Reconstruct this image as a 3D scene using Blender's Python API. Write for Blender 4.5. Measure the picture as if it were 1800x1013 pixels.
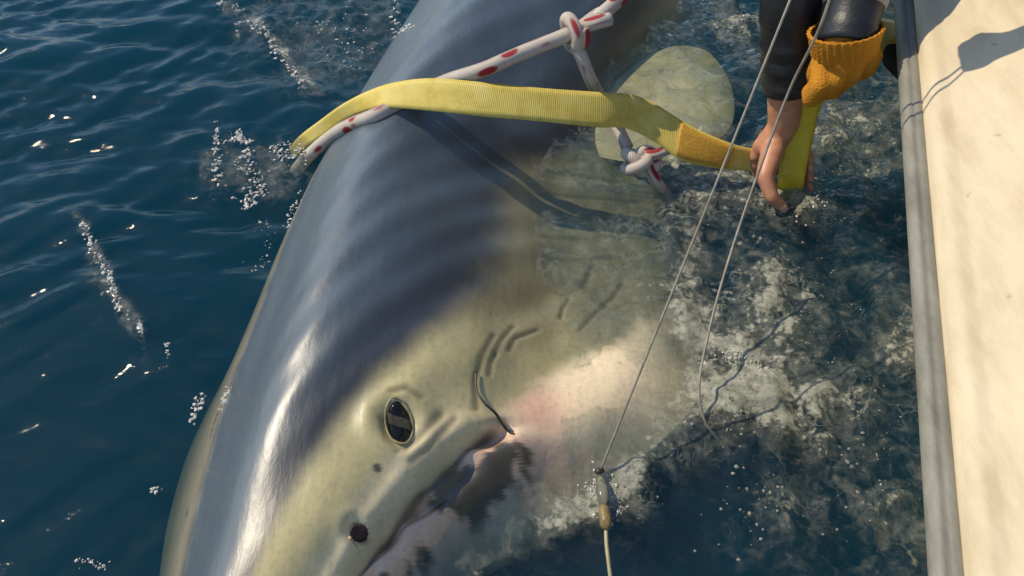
import bpy, bmesh, math, random
import numpy as np
from mathutils import Vector, Matrix

random.seed(4); RNG = np.random.RandomState(11)
scene = bpy.context.scene
for o in list(bpy.data.objects): bpy.data.objects.remove(o)

# ------------------------------------------------------------------ camera, sky, sun, exposure
CAM_H, PITCH, F = 1.0, math.radians(50), 1400.0          # metres, looking down, focal length in 1800-px-wide pixels
cam_d = bpy.data.cameras.new('camera'); cam = bpy.data.objects.new('camera', cam_d)
scene.collection.objects.link(cam); scene.camera = cam
cam_d.lens = 28.0; cam_d.sensor_width = 36.0; cam_d.clip_start = 0.02; cam_d.clip_end = 6000
cam.location = (0, 0, CAM_H); cam.rotation_euler = (math.pi/2 - PITCH, 0, 0)

TO_SUN = Vector((-0.60, 0.24, 0.76)).normalized()
SUN_EL = math.asin(TO_SUN.z); SUN_AZ = math.atan2(TO_SUN.x, TO_SUN.y)
world = bpy.data.worlds.new('World'); scene.world = world; world.use_nodes = True
wn = world.node_tree.nodes; wl = world.node_tree.links
sky = wn.new('ShaderNodeTexSky'); sky.sky_type = 'NISHITA'; sky.sun_disc = False
sky.sun_elevation = SUN_EL; sky.sun_rotation = SUN_AZ
sky.air_density = 1.0; sky.dust_density = 0.4; sky.ozone_density = 3.0
wl.new(sky.outputs[0], wn['Background'].inputs[0]); wn['Background'].inputs[1].default_value = 0.15
sd = bpy.data.lights.new('sun', 'SUN'); sun = bpy.data.objects.new('sun', sd); scene.collection.objects.link(sun)
sd.energy = 3.7; sd.angle = math.radians(0.5); sd.color = (1.0, 0.87, 0.66)
sun.rotation_euler = TO_SUN.to_track_quat('Z', 'Y').to_euler()
scene.view_settings.view_transform = 'Standard'; scene.view_settings.look = 'None'
scene.view_settings.exposure = 0.0; scene.view_settings.gamma = 1.0
scene.render.engine = 'CYCLES'
scene.cycles.use_denoising = True
scene.cycles.max_bounces = 6; scene.cycles.transparent_max_bounces = 12; scene.cycles.volume_bounces = 0
scene.cycles.sample_clamp_indirect = 4.0; scene.cycles.caustics_reflective = False; scene.cycles.caustics_refractive = False

ROOT = scene.collection
CP, SP_ = math.cos(PITCH), math.sin(PITCH)
def P(u, v, z, dx=0, dy=0):
    """point of photo pixel (u,v) at height z"""
    b = (v-506.5)/F
    d = (CAM_H - z)/(SP_ + b*CP)
    return Vector((d*(u-900)/F + dx, d*(CP - b*SP_) + dy, z))

# ------------------------------------------------------------------ helpers
def smooth(a, b, x):
    t = np.clip((x-a)/(b-a), 0, 1); return t*t*(3-2*t)
def link(o, parent=None):
    ROOT.objects.link(o)
    if parent is not None: o.parent = parent
    return o
def mesh_obj(name, verts, faces, mat, parent=None, sm=True, uvs=None, mats=None, midx=None):
    me = bpy.data.meshes.new(name)
    me.from_pydata([tuple(v) for v in verts], [], [tuple(f) for f in faces])
    if sm: me.polygons.foreach_set('use_smooth', [True]*len(me.polygons))
    for m in (mats or [mat]): me.materials.append(m)
    if midx is not None: me.polygons.foreach_set('material_index', midx)
    if uvs is not None:
        uv = me.uv_layers.new(name='UVMap'); lv = np.empty(len(me.loops), dtype=np.int32)
        me.loops.foreach_get('vertex_index', lv); uv.data.foreach_set('uv', np.asarray(uvs, dtype=np.float32)[lv].ravel())
    me.update()
    return link(bpy.data.objects.new(name, me), parent)
def tag(o, label, cat, group=None, kind=None):
    if label: o['label'] = label
    if cat: o['category'] = cat
    if group: o['group'] = group
    if kind: o['kind'] = kind
    return o
def empty(name, loc=(0, 0, 0)):
    o = bpy.data.objects.new(name, None); o.empty_display_size = .05; link(o); return o
def catmull(pts, n):
    pts = np.array([tuple(p) for p in pts], float); k = len(pts)
    ext = np.vstack([2*pts[0]-pts[1], pts, 2*pts[-1]-pts[-2]])
    out = []
    for t in np.linspace(0, k-1, n):
        i = min(int(t), k-2); f = t-i
        p0, p1, p2, p3 = ext[i:i+4]
        out.append(.5*((2*p1)+(-p0+p2)*f+(2*p0-5*p1+4*p2-p3)*f*f+(-p0+3*p1-3*p2+p3)*f**3))
    return np.array(out)
def tube(path, r, seg=10, caps=True):
    path = np.asarray(path, float); n = len(path); r = np.broadcast_to(np.asarray(r, float), (n,))
    T = np.gradient(path, axis=0); T /= np.linalg.norm(T, axis=1)[:, None]+1e-12
    up = np.array([0, 0, 1.0]) if abs(T[0][2]) < .9 else np.array([1.0, 0, 0])
    N = np.cross(T[0], up); N /= np.linalg.norm(N)
    V, U = [], []; L = 0
    for i in range(n):
        if i: L += np.linalg.norm(path[i]-path[i-1])
        N = N - T[i]*np.dot(N, T[i]); N /= np.linalg.norm(N)+1e-12; B = np.cross(T[i], N)
        for j in range(seg):
            a = 2*math.pi*j/seg
            V.append(path[i]+r[i]*(math.cos(a)*N+math.sin(a)*B)); U.append((L, j/seg))
    Fc = [(i*seg+j, i*seg+(j+1) % seg, (i+1)*seg+(j+1) % seg, (i+1)*seg+j) for i in range(n-1) for j in range(seg)]
    if caps:
        Fc.append(tuple(range(seg-1, -1, -1))); Fc.append(tuple((n-1)*seg+j for j in range(seg)))
    return V, Fc, U
def box_faces(): return [(0,3,2,1),(4,5,6,7),(0,1,5,4),(1,2,6,5),(2,3,7,6),(3,0,4,7)]

# ---- capsule bodies fused by a voxel remesh into one continuous skin
def capsules_mesh(caps):
    V, Fc = [], []
    for p0, r0, p1, r1 in caps:
        p0 = np.array(tuple(p0), float); p1 = np.array(tuple(p1), float); d = p1-p0; L = np.linalg.norm(d)
        t = d/(L+1e-9) if L > 1e-6 else np.array([0, 0, 1.0])
        a = np.cross(t, [0, 0, 1.0] if abs(t[2]) < .9 else [1.0, 0, 0]); a /= np.linalg.norm(a); b = np.cross(t, a)
        prof = [(p0, r0, ang) for ang in np.radians([-88, -60, -30, 0])] + [(p1, r1, ang) for ang in np.radians([0, 30, 60, 88])]
        s0 = len(V); S = 14
        for c, r, ang in prof:
            for j in range(S):
                q = 2*math.pi*j/S
                V.append(c + t*r*math.sin(ang) + r*math.cos(ang)*(a*math.cos(q)+b*math.sin(q)))
        for i in range(len(prof)-1):
            for j in range(S):
                Fc.append((s0+i*S+j, s0+i*S+(j+1) % S, s0+(i+1)*S+(j+1) % S, s0+(i+1)*S+j))
        Fc.append(tuple(s0+j for j in range(S-1, -1, -1))); Fc.append(tuple(s0+(len(prof)-1)*S+j for j in range(S)))
    return V, Fc
def fused(name, caps, voxel, mat, parent=None, it=6):
    V, Fc = capsules_mesh(caps)
    tmp = mesh_obj('tmp', V, Fc, mat)
    m = tmp.modifiers.new('r', 'REMESH'); m.mode = 'VOXEL'; m.voxel_size = voxel; m.use_smooth_shade = True
    s = tmp.modifiers.new('s', 'SMOOTH'); s.iterations = it; s.factor = .5
    dg = bpy.context.evaluated_depsgraph_get()
    me = bpy.data.meshes.new_from_object(tmp.evaluated_get(dg)); me.name = name
    bpy.data.objects.remove(tmp)
    me.materials.clear(); me.materials.append(mat)
    return link(bpy.data.objects.new(name, me), parent)

# ------------------------------------------------------------------ materials
def new_mat(name):
    m = bpy.data.materials.new(name); m.use_nodes = True
    nt = m.node_tree; return m, nt.nodes, nt.links, nt.nodes['Principled BSDF']
def noise_node(n, l, scale, detail=4, rough=.55, coord='Object', stretch=None):
    tc = n.new('ShaderNodeTexCoord'); src = tc.outputs[coord]
    if stretch:
        mp = n.new('ShaderNodeMapping'); mp.inputs['Scale'].default_value = stretch
        if len(stretch) > 3: pass
        l.new(src, mp.inputs[0]); src = mp.outputs[0]
    t = n.new('ShaderNodeTexNoise'); t.inputs['Scale'].default_value = scale
    t.inputs['Detail'].default_value = detail; t.inputs['Roughness'].default_value = rough
    l.new(src, t.inputs['Vector']); return t
def ramp(n, l, fac, stops):
    r = n.new('ShaderNodeValToRGB'); e = r.color_ramp.elements
    e[0].position, e[0].color = stops[0][0], (*stops[0][1], 1); e[1].position, e[1].color = stops[-1][0], (*stops[-1][1], 1)
    for p, c in stops[1:-1]:
        x = e.new(p); x.color = (*c, 1)
    l.new(fac, r.inputs[0]); return r
def bump(n, l, h, dist, strength, to, normal=None):
    b = n.new('ShaderNodeBump'); b.inputs['Distance'].default_value = dist; b.inputs['Strength'].default_value = strength
    l.new(h, b.inputs['Height'])
    if normal is not None: l.new(normal, b.inputs['Normal'])
    l.new(b.outputs[0], to); return b
def noisy(name, c0, c1, scale, rough=.5, bscale=None, bdist=.001, detail=5, stretch=None, spec=.5):
    m, n, l, p = new_mat(name)
    t = noise_node(n, l, scale, detail, .6, 'Object', stretch)
    r = ramp(n, l, t.outputs['Fac'], [(.32, c0), (.68, c1)]); l.new(r.outputs[0], p.inputs['Base Color'])
    p.inputs['Roughness'].default_value = rough; p.inputs['Specular IOR Level'].default_value = spec
    if bscale:
        b = noise_node(n, l, bscale, 4, .6, 'Object', stretch); bump(n, l, b.outputs['Fac'], bdist, 1, p.inputs['Normal'])
    return m

# ------------------------------------------------------------------ water sheet with real ripples
def axis(lo, hi, step, far):
    core = np.arange(lo, hi+step/2, step); out_r, out_l = [], []
    s = step; x = core[-1]
    while x < far: s *= 1.22; x += s; out_r.append(x)
    s = step; x = core[0]
    while x > -far: s *= 1.22; x -= s; out_l.append(x)
    return np.concatenate([out_l[::-1], core, out_r])
WX = axis(-1.75, 0.80, .0062, 2500); WY = axis(0.05, 2.35, .0062, 2500)
X, Y = np.meshgrid(WX, WY)                                   # shape (ny,nx)
def waves(X, Y, n, lo, hi, ang0, spread, steep, rng):
    Z = np.zeros_like(X)
    for _ in range(n):
        lam = lo*(hi/lo)**rng.rand(); a = ang0 + spread*(rng.rand()*2-1); k = 2*math.pi/lam
        Z += steep*lam/(2*math.pi)*np.sin(k*(X*math.cos(a)+Y*math.sin(a)) + rng.rand()*6.28)
    return Z/math.sqrt(n)
near = smooth(9, 3, np.hypot(X, Y))
wx = X + .035*np.sin(5.1*Y+1.3*X) + .02*np.sin(11*Y-7*X+1); wy = Y + .03*np.sin(4.3*X+.7) + .018*np.sin(9*X+6*Y)
Z = waves(wx, wy, 22, .16, .7, math.radians(98), math.radians(34), .12, RNG)
Z += waves(wx, wy, 30, .035, .14, math.radians(100), math.radians(50), .36, RNG)*(.75+.25*np.sin(3.1*X+1.2*Y+.5)*np.sin(2.3*Y-1.7*X))
Z *= near*.9 + .1
Z *= .58 + .42*smooth(.45, .95, Y + .25*(X+.6))
# distance fields to photo-space features (positions on the water)
def line_dist(pts):
    pts = [P(u, v, 0) for u, v in pts]; D = np.full(X.shape, 9.0); S = np.zeros(X.shape)
    for a, b in zip(pts[:-1], pts[1:]):
        ax, ay, bx, by = a.x, a.y, b.x, b.y; L2 = (bx-ax)**2+(by-ay)**2
        t = np.clip(((X-ax)*(bx-ax)+(Y-ay)*(by-ay))/L2, 0, 1)
        dx, dy = X-(ax+t*(bx-ax)), Y-(ay+t*(by-ay)); d = np.hypot(dx, dy)
        side = np.sign((bx-ax)*(Y-ay)-(by-ay)*(X-ax)); m = d < D; D = np.where(m, d, D); S = np.where(m, side, S)
    return D, S
def spot(u, v, r):
    c = P(u, v, 0); return np.exp(-((X-c.x)**2+(Y-c.y)**2)/(r*r))
# choppy broken water along the boat side and behind the splash on the far flank
boat_o = Vector((.370, .256, 0)); boat_e = Vector((.2659, .964, 0)).normalized(); boat_n = Vector((boat_e.y, -boat_e.x, 0))
right = smooth(-.03, .10, X - (-.09 + .12*(Y-.5))) * near
farl = np.clip(spot(600, 60, .20)+spot(520, 20, .12)+spot(660, 90, .16)*.8, 0, 1)
edge_l = spot(420, 290, .07)+spot(500, 300, .06)
chop = np.clip(right + farl*.75 + edge_l*.8 + .8*spot(850, 880, .10) + .6*spot(960, 930, .09), 0, 1)
r2 = np.random.RandomState(5)
C1 = waves(wx, wy, 26, .07, .22, 0, math.pi, .30, r2); C2 = waves(wx+.01*np.sin(40*Y), wy+.01*np.sin(37*X), 30, .026, .07, 0, math.pi, .44, r2)
CH = C1 + C2; CH = CH + .35*np.abs(C2) - .2*np.abs(C1)
calm = 1 - .75*chop
Z = Z*calm + CH*chop*1.15
# wake crests left of the animal
d, s = line_dist([(140, 380), (165, 430), (185, 480), (215, 540), (250, 585), (258, 640), (245, 700), (238, 790), (225, 900)])
wob = waves(X, Y, 16, .03, .2, 0, math.pi, 1.0, np.random.RandomState(31)); d = np.abs(d+.5*wob)
Z += .0018*np.exp(-(d/.034)**2)*smooth(.62, .72, Y)
d2, s2 = line_dist([(370, -10), (430, 25), (480, 70), (515, 115), (550, 170)])
d2 = np.abs(d2+.5*wob); Z += .004*np.exp(-(d2/.03)**2)
d3, s3 = line_dist([(290, 560), (305, 640), (330, 720), (300, 800)])
d3 = np.abs(d3+.5*wob); Z += .002*np.exp(-(d3/.03)**2)*smooth(.6, .7, Y)
# fine broken glitter along those crests
G = waves(X, Y, 24, .014, .035, 0, math.pi, .55, np.random.RandomState(8))
glit = .5*np.exp(-(d/.018)**2)*smooth(.62, .70, Y)*(.5+.5*np.sin(60*Y+3)) + .5*np.exp(-(d2/.03)**2) + .25*np.exp(-(d3/.012)**2)*smooth(.5, .6, Y) + edge_l*.9 + farl*.35 + .25*right
Z += G*np.clip(glit, 0, 1)*.8
# foam cover (0..1) painted where the photograph shows aerated water, plus a waterline streak imitating sky reflection
foam = .16*right*smooth(-.05, .25, X-.12) \
     + 1.0*spot(1290, 680, .060) + .40*spot(1330, 640, .09) + .34*spot(1380, 520, .12) + .42*spot(1500, 230, .16) + .4*spot(1290, 40, .09) \
     + .55*spot(1260, 300, .10) + .7*spot(1385, 340, .05) + .45*spot(1500, 900, .10) + .5*spot(1350, 880, .05) + .35*edge_l + .22*farl
db, sb = line_dist([(1600, 600), (1480, 690), (1330, 780), (1180, 850), (1040, 900)])
foam += .55*np.exp(-(db/.045)**2)
dk = line_dist([(760, 1040), (960, 960), (1100, 920), (1250, 850), (1330, 810)])[0]
foam *= 1 - .9*np.exp(-((dk)/.06)**2); foam *= 1 - .6*spot(1430, 960, .14)-.5*spot(1480, 640, .06)-.5*spot(1530, 430, .05)
wl = line_dist([(325, 1030), (352, 900), (395, 745), (436, 640), (486, 490), (520, 410), (556, 315), (575, 285)])[0]  # pale line painted along the waterline in place of reflected sky
foam *= smooth(-.13, .03, X - (.10+.10*(Y-.9))) * smooth(.0, .04, -np.zeros_like(X)+.04) + (X < -.25)
foam *= .45+.85*np.where(right > .3, smooth(-.014, .014, CH), .6)
de_ = np.abs(line_dist([(1215, 430), (1215, 560), (1212, 680), (1165, 770), (1080, 850), (960, 925), (840, 990)])[0]+.6*wob)
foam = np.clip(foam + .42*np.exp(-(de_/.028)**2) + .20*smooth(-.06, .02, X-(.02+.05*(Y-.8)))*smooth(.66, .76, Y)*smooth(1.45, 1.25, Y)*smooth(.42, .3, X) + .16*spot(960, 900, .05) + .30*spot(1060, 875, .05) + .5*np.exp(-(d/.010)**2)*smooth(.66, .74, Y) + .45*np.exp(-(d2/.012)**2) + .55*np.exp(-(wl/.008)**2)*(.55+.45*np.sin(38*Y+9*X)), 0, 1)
ny, nx = X.shape
verts = np.stack([X.ravel(), Y.ravel(), Z.ravel()], 1)
idx = np.arange(ny*nx).reshape(ny, nx)
quads = np.stack([idx[:-1, :-1], idx[:-1, 1:], idx[1:, 1:], idx[1:, :-1]], -1).reshape(-1, 4)
# skirt and floor close the body of water
rim = np.concatenate([idx[0, :-1], idx[:-1, -1], idx[-1, :0:-1], idx[:0:-1, 0]])
low = verts[rim].copy(); low[:, 2] = -30
b0 = len(verts); nr = len(rim); lowi = b0+np.arange(nr)
side = np.stack([rim, lowi, np.roll(lowi, -1), np.roll(rim, -1)], -1)
me = bpy.data.meshes.new('water')
allv = np.vstack([verts, low]); me.vertices.add(len(allv)); me.vertices.foreach_set('co', allv.ravel())
fq = np.vstack([quads, side]); nl = fq.size + nr
me.loops.add(nl); me.loops.foreach_set('vertex_index', np.concatenate([fq.ravel(), lowi[::-1]]).astype(np.int32))
me.polygons.add(len(fq)+1)
me.polygons.foreach_set('loop_start', np.concatenate([np.arange(len(fq))*4, [fq.size]]).astype(np.int32))
me.polygons.foreach_set('use_smooth', np.ones(len(fq)+1, dtype=bool))
me.update(calc_edges=True); me.validate()
rough_att = np.clip(.75*chop*np.where(X < -.2, .5, 1.0) + np.clip(glit, 0, 1)*.25, 0, 1)
at2 = me.attributes.new('broken', 'FLOAT', 'POINT'); at2.data.foreach_set('value', np.concatenate([rough_att.ravel(), np.zeros(nr)]).astype(np.float32))
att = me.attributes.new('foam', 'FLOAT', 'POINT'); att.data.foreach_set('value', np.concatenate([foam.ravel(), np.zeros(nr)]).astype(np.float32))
water = link(bpy.data.objects.new('water', me)); water['kind'] = 'structure'
def water_height(x, y):
    i = np.clip(np.searchsorted(WX, x), 0, nx-1); j = np.clip(np.searchsorted(WY, y), 0, ny-1); return Z[j, i]

def water_mat():
    m = bpy.data.materials.new('sea_water'); m.use_nodes = True; n, l = m.node_tree.nodes, m.node_tree.links; n.clear()
    out = n.new('ShaderNodeOutputMaterial')
    t = noise_node(n, l, 55, 5, .6); bm = n.new('ShaderNodeBump'); bm.inputs['Distance'].default_value = .003; bm.inputs['Strength'].default_value = .16
    l.new(t.outputs['Fac'], bm.inputs['Height'])
    ts = noise_node(n, l, 15, 4, .55, 'Object', (.7, 2.4, 1)); ts.inputs['Distortion'].default_value = .5
    bs = n.new('ShaderNodeBump'); bs.inputs['Distance'].default_value = .016; bs.inputs['Strength'].default_value = .15; l.new(ts.outputs['Fac'], bs.inputs['Height']); l.new(bm.outputs[0], bs.inputs['Normal']); bm = bs
    ba = n.new('ShaderNodeAttribute'); ba.attribute_name = 'broken'; tb = noise_node(n, l, 48, 5, .62); tb.inputs['Distortion'].default_value = .6
    bm0 = bm; bm = n.new('ShaderNodeBump'); bm.inputs['Distance'].default_value = .016; l.new(ba.outputs['Fac'], bm.inputs['Strength']); l.new(tb.outputs['Fac'], bm.inputs['Height']); l.new(bm0.outputs[0], bm.inputs['Normal'])
    geo = n.new('ShaderNodeNewGeometry'); dot = n.new('ShaderNodeVectorMath'); dot.operation = 'DOT_PRODUCT'
    l.new(bm.outputs[0], dot.inputs[0]); l.new(geo.outputs['Incoming'], dot.inputs[1])
    def mth(op, a, b=None):
        x = n.new('ShaderNodeMath'); x.operation = op
        for k, s in enumerate((a, b)):
            if s is None: continue
            if isinstance(s, (int, float)): x.inputs[k].default_value = s
            else: l.new(s, x.inputs[k])
        x.use_clamp = op in ('MULTIPLY_ADD',); return x.outputs[0]
    c = mth('ABSOLUTE', dot.outputs['Value']); om = mth('MAXIMUM', mth('SUBTRACT', 1.0, c), 0.0)
    fr = mth('MINIMUM', mth('ADD', mth('MULTIPLY', mth('POWER', om, 5.0), .98), .022), 1.0)
    tr = n.new('ShaderNodeBsdfTransparent'); tr.inputs[0].default_value = (.97, .985, .98, 1)
    gl = n.new('ShaderNodeBsdfGlossy'); gl.inputs['Roughness'].default_value = .035; l.new(bm.outputs[0], gl.inputs['Normal'])
    mx = n.new('ShaderNodeMixShader'); l.new(fr, mx.inputs[0]); l.new(tr.outputs[0], mx.inputs[1]); l.new(gl.outputs[0], mx.inputs[2])
    # foam: lace of bubbles, thick where the attribute is high
    fa = n.new('ShaderNodeAttribute'); fa.attribute_name = 'foam'
    n1 = noise_node(n, l, 15, 7, .6); n1.inputs['Distortion'].default_value = 1.6; n2 = noise_node(n, l, 75, 8, .72)
    vo = n.new('ShaderNodeTexVoronoi'); vo.inputs['Scale'].default_value = 110; tc = n.new('ShaderNodeTexCoord'); l.new(tc.outputs['Object'], vo.inputs['Vector'])
    s = mth('ADD', mth('MULTIPLY', n1.outputs['Fac'], .75), mth('MULTIPLY', n2.outputs['Fac'], .35))
    s = mth('ADD', s, mth('MULTIPLY', vo.outputs['Distance'], -.18))
    s = mth('ADD', s, mth('MULTIPLY', fa.outputs['Fac'], .55))
    mr = n.new('ShaderNodeMapRange'); mr.interpolation_type = 'SMOOTHSTEP'; l.new(s, mr.inputs[0])
    mr.inputs[1].default_value = .70; mr.inputs[2].default_value = .90; mr.inputs[3].default_value = 0; mr.inputs[4].default_value = .8
    gate = mth('MINIMUM', mth('MULTIPLY', fa.outputs['Fac'], 4.0), 1.0)
    fm = mth('MULTIPLY', mr.outputs[0], gate)
    fp = n.new('ShaderNodeBsdfPrincipled'); fp.inputs['Roughness'].default_value = .45
    fr2 = ramp(n, l, n2.outputs['Fac'], [(.3, (.14, .15, .095)), (.7, (.60, .59, .48))]); l.new(fr2.outputs[0], fp.inputs['Base Color'])
    b2 = n.new('ShaderNodeBump'); b2.inputs['Distance'].default_value = .004; l.new(n2.outputs['Fac'], b2.inputs['Height']); l.new(b2.outputs[0], fp.inputs['Normal'])
    # milky aerated water: soft marbled veil
    n3 = noise_node(n, l, 24, 7, .62); n3.inputs['Distortion'].default_value = .9
    mk = n.new('ShaderNodeMapRange'); mk.interpolation_type = 'SMOOTHSTEP'; l.new(mth('ADD', mth('ADD', mth('MULTIPLY', n3.outputs['Fac'], .75), mth('MULTIPLY', n2.outputs['Fac'], .3)), mth('MULTIPLY', fa.outputs['Fac'], .35)), mk.inputs[0])
    mk.inputs[1].default_value = .53; mk.inputs[2].default_value = .82; mk.inputs[3].default_value = 0; mk.inputs[4].default_value = .24
    dsp = n.new('ShaderNodeVectorMath'); dsp.operation = 'MULTIPLY_ADD'; l.new(n1.outputs['Color'], dsp.inputs[0]); dsp.inputs[1].default_value = (.09, .09, 0); l.new(tc.outputs['Object'], dsp.inputs[2])
    ve = n.new('ShaderNodeTexVoronoi'); ve.feature = 'DISTANCE_TO_EDGE'; ve.inputs['Scale'].default_value = 24; l.new(dsp.outputs[0], ve.inputs['Vector'])
    lc = n.new('ShaderNodeMapRange'); lc.interpolation_type = 'SMOOTHSTEP'; l.new(mth('ADD', ve.outputs['Distance'], mth('MULTIPLY', n2.outputs['Fac'], .16)), lc.inputs[0])
    lc.inputs[1].default_value = .15; lc.inputs[2].default_value = .06; lc.inputs[3].default_value = 0; lc.inputs[4].default_value = .62
    n4 = noise_node(n, l, 9, 4, .6); pt = n.new('ShaderNodeMapRange'); pt.interpolation_type = 'SMOOTHSTEP'; l.new(mth('ADD', n4.outputs['Fac'], mth('MULTIPLY', fa.outputs['Fac'], .30)), pt.inputs[0])
    pt.inputs[1].default_value = .50; pt.inputs[2].default_value = .74; pt.inputs[3].default_value = .05; pt.inputs[4].default_value = 1
    fm = mth('MAXIMUM', fm, mth('MULTIPLY', mth('MULTIPLY', lc.outputs[0], pt.outputs[0]), mth('MINIMUM', mth('MULTIPLY', fa.outputs['Fac'], 2.6), 1.0)))
    fm = mth('MAXIMUM', fm, mth('MULTIPLY', mk.outputs[0], mth('MINIMUM', mth('MULTIPLY', fa.outputs['Fac'], 5.0), 1.0)))
    mf = n.new('ShaderNodeMixShader'); l.new(fm, mf.inputs[0]); l.new(mx.outputs[0], mf.inputs[1]); l.new(fp.outputs[0], mf.inputs[2])
    l.new(mf.outputs[0], out.inputs['Surface'])
    va = n.new('ShaderNodeVolumeAbsorption'); va.inputs['Color'].default_value = (.38, .54, .54, 1); va.inputs['Density'].default_value = 8.0
    vs = n.new('ShaderNodeVolumeScatter'); vs.inputs['Color'].default_value = (.035, .42, .80, 1); vs.inputs['Density'].default_value = 1.75; vs.inputs['Anisotropy'].default_value = 0.0
    ad = n.new('ShaderNodeAddShader'); l.new(va.outputs[0], ad.inputs[0]); l.new(vs.outputs[0], ad.inputs[1]); l.new(ad.outputs[0], out.inputs['Volume'])
    return m
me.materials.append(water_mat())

# ------------------------------------------------------------------ boat
def B(l_, w, z): return boat_o + boat_e*l_ + boat_n*w + Vector((0, 0, z))
def canvas_mat():
    m, n, l, p = new_mat('cream_canvas'); t = noise_node(n, l, 5, 6, .65); r = ramp(n, l, t.outputs['Fac'], [(.3, (.64, .53, .345)), (.7, (.74, .625, .43))])
    v = noise_node(n, l, 38, 2, .5); sp = ramp(n, l, v.outputs['Fac'], [(.0, (1, 1, 1)), (.72, (1, 1, 1)), (.80, (.62, .58, .52))])
    st = noise_node(n, l, 7, 6, .7, 'Object', (3.5, .7, 3.5)); sr = ramp(n, l, st.outputs['Fac'], [(.36, (.86, .84, .80)), (.55, (1, 1, 1))])
    for q in (sp, sr):
        mx = n.new('ShaderNodeMix'); mx.data_type = 'RGBA'; mx.blend_type = 'MULTIPLY'; mx.inputs[0].default_value = 1
        l.new(r.outputs[0] if q is sp else prev, mx.inputs[6]); l.new(q.outputs[0], mx.inputs[7]); prev = mx.outputs[2]
    l.new(prev, p.inputs['Base Color']); p.inputs['Roughness'].default_value = .6; b = noise_node(n, l, 70, 5, .6); bump(n, l, b.outputs['Fac'], .0010, .5, p.inputs['Normal']); return m
M_cream = canvas_mat()
M_hull = noisy('hull_paint', (.60, .54, .40), (.70, .63, .48), 3, .4)
M_deck = noisy('deck_grip', (.20, .20, .20), (.28, .28, .27), 20, .7)
def rub_mat():
    m, n, l, p = new_mat('grey_rubber')
    t = noise_node(n, l, 30, 7, .7, 'Object', (1, .35, 1)); r = ramp(n, l, t.outputs['Fac'], [(.3, (.16, .155, .125)), (.52, (.25, .24, .195)), (.62, (.28, .27, .22)), (.72, (.36, .34, .28))])
    l.new(r.outputs[0], p.inputs['Base Color']); p.inputs['Roughness'].default_value = .6
    bump(n, l, t.outputs['Fac'], .002, .8, p.inputs['Normal']); return m
M_rub = rub_mat()
boat = empty('boat', B(1, 1, 0)); tag(boat, 'cream boat with grey rubber rub rail alongside the shark', 'boat')
boat_inv = Matrix.Translation(-boat.location)
def boat_part(name, V, Fc, mat, sm=True):
    o = mesh_obj(name, [v-boat.location for v in V], Fc, mat, boat, sm); return o
LS = np.concatenate([np.linspace(-2.6, -.6, 6), np.linspace(-.45, 1.6, 140), np.linspace(1.75, 4.6, 18)])
BEAM = 2.2
def inset(l_): return 0 if l_ < 2.2 else ((l_-2.2)/2.4)**2*1.0
def sweep(prof, fn=None, ls=LS):
    V, Fc = [], []; m = len(prof)
    for l_ in ls:
        k = inset(l_)
        for j, (w, z) in enumerate(prof):
            q = B(l_, w*(1-.0) + k*(1-w/(BEAM/2)), z)
            if fn: q = q + fn(l_, j, w, z)
            V.append(q)
    for i in range(len(ls)-1):
        for j in range(m-1):
            a = i*m+j; Fc.append((a, a+1, a+m+1, a+m))
    return V, Fc
def mirrored(prof): return prof + [(BEAM-w, z) for w, z in prof[::-1]]
hp = [(.022, .274), (.060, .225), (.125, .09), (.17, -.03), (.22, -.12), (.34, -.22), (BEAM/2, -.40)]
V, Fc = sweep(mirrored(hp)[:11] if False else hp + [(BEAM-w, z) for w, z in hp[-2::-1]])
m_ = len(hp)*2-1; Fc.append(tuple(range(m_))); boat_part('hull', V, Fc, M_hull)
# rub rail: a rounded rubber D section with a scuffed groove
rp = [(.026, .270), (.012, .272), (.005, .278), (.002, .286), (.003, .294), (.008, .2995), (.0125, .3005), (.015, .2985), (.018, .3005), (.026, .3005), (.030, .296)]
for s in (0, 1):
    pr = rp if s == 0 else [(BEAM-w, z) for w, z in rp]
    V, Fc = sweep(pr); boat_part('rub_rail', V, Fc, M_rub)
cr = np.random.RandomState(3); folds = [(cr.uniform(-.3, 1.5), cr.uniform(.25, .5), cr.uniform(.006, .018), cr.uniform(.0012, .0032)) for _ in range(34)]
def canvas_fn(l_, j, w, z):
    h = .0025*math.sin(l_*3.1+.7)*math.sin(w*14) + .0012*math.sin(l_*23+w*40)*(w > .03)
    for l0, sl, wd, am in folds:                              # diagonal tension folds
        dd = (l_-l0) - (w-.1)*sl*4
        h += am*math.exp(-(dd/wd)**2)*smooth(.03, .07, w)*smooth(.34, .2, w)
    return Vector((-.5*boat_n.x*h, -.5*boat_n.y*h, .85*h))
ctrl = [(.027, .292), (.029, .303), (.034, .313), (.042, .319), (.052, .321), (.060, .3235), (.080, .335), (.11, .357), (.15, .388), (.20, .423), (.25, .450), (.30, .462), (.34, .455), (.36, .43), (.365, .30), (.37, .10)]
cp = [(float(a), float(b)) for a, b in catmull(ctrl, 56)]
V, Fc = sweep(cp, canvas_fn); boat_part('coaming_cover', V, Fc, M_cream)
V, Fc = sweep([(BEAM-a, b) for a, b in ctrl]); boat_part('coaming_cover', V, Fc, M_cream)
V, Fc = sweep([(.36, .10), (BEAM/2, .105), (BEAM-.36, .10)]); boat_part('deck', V, Fc, M_deck)

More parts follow.
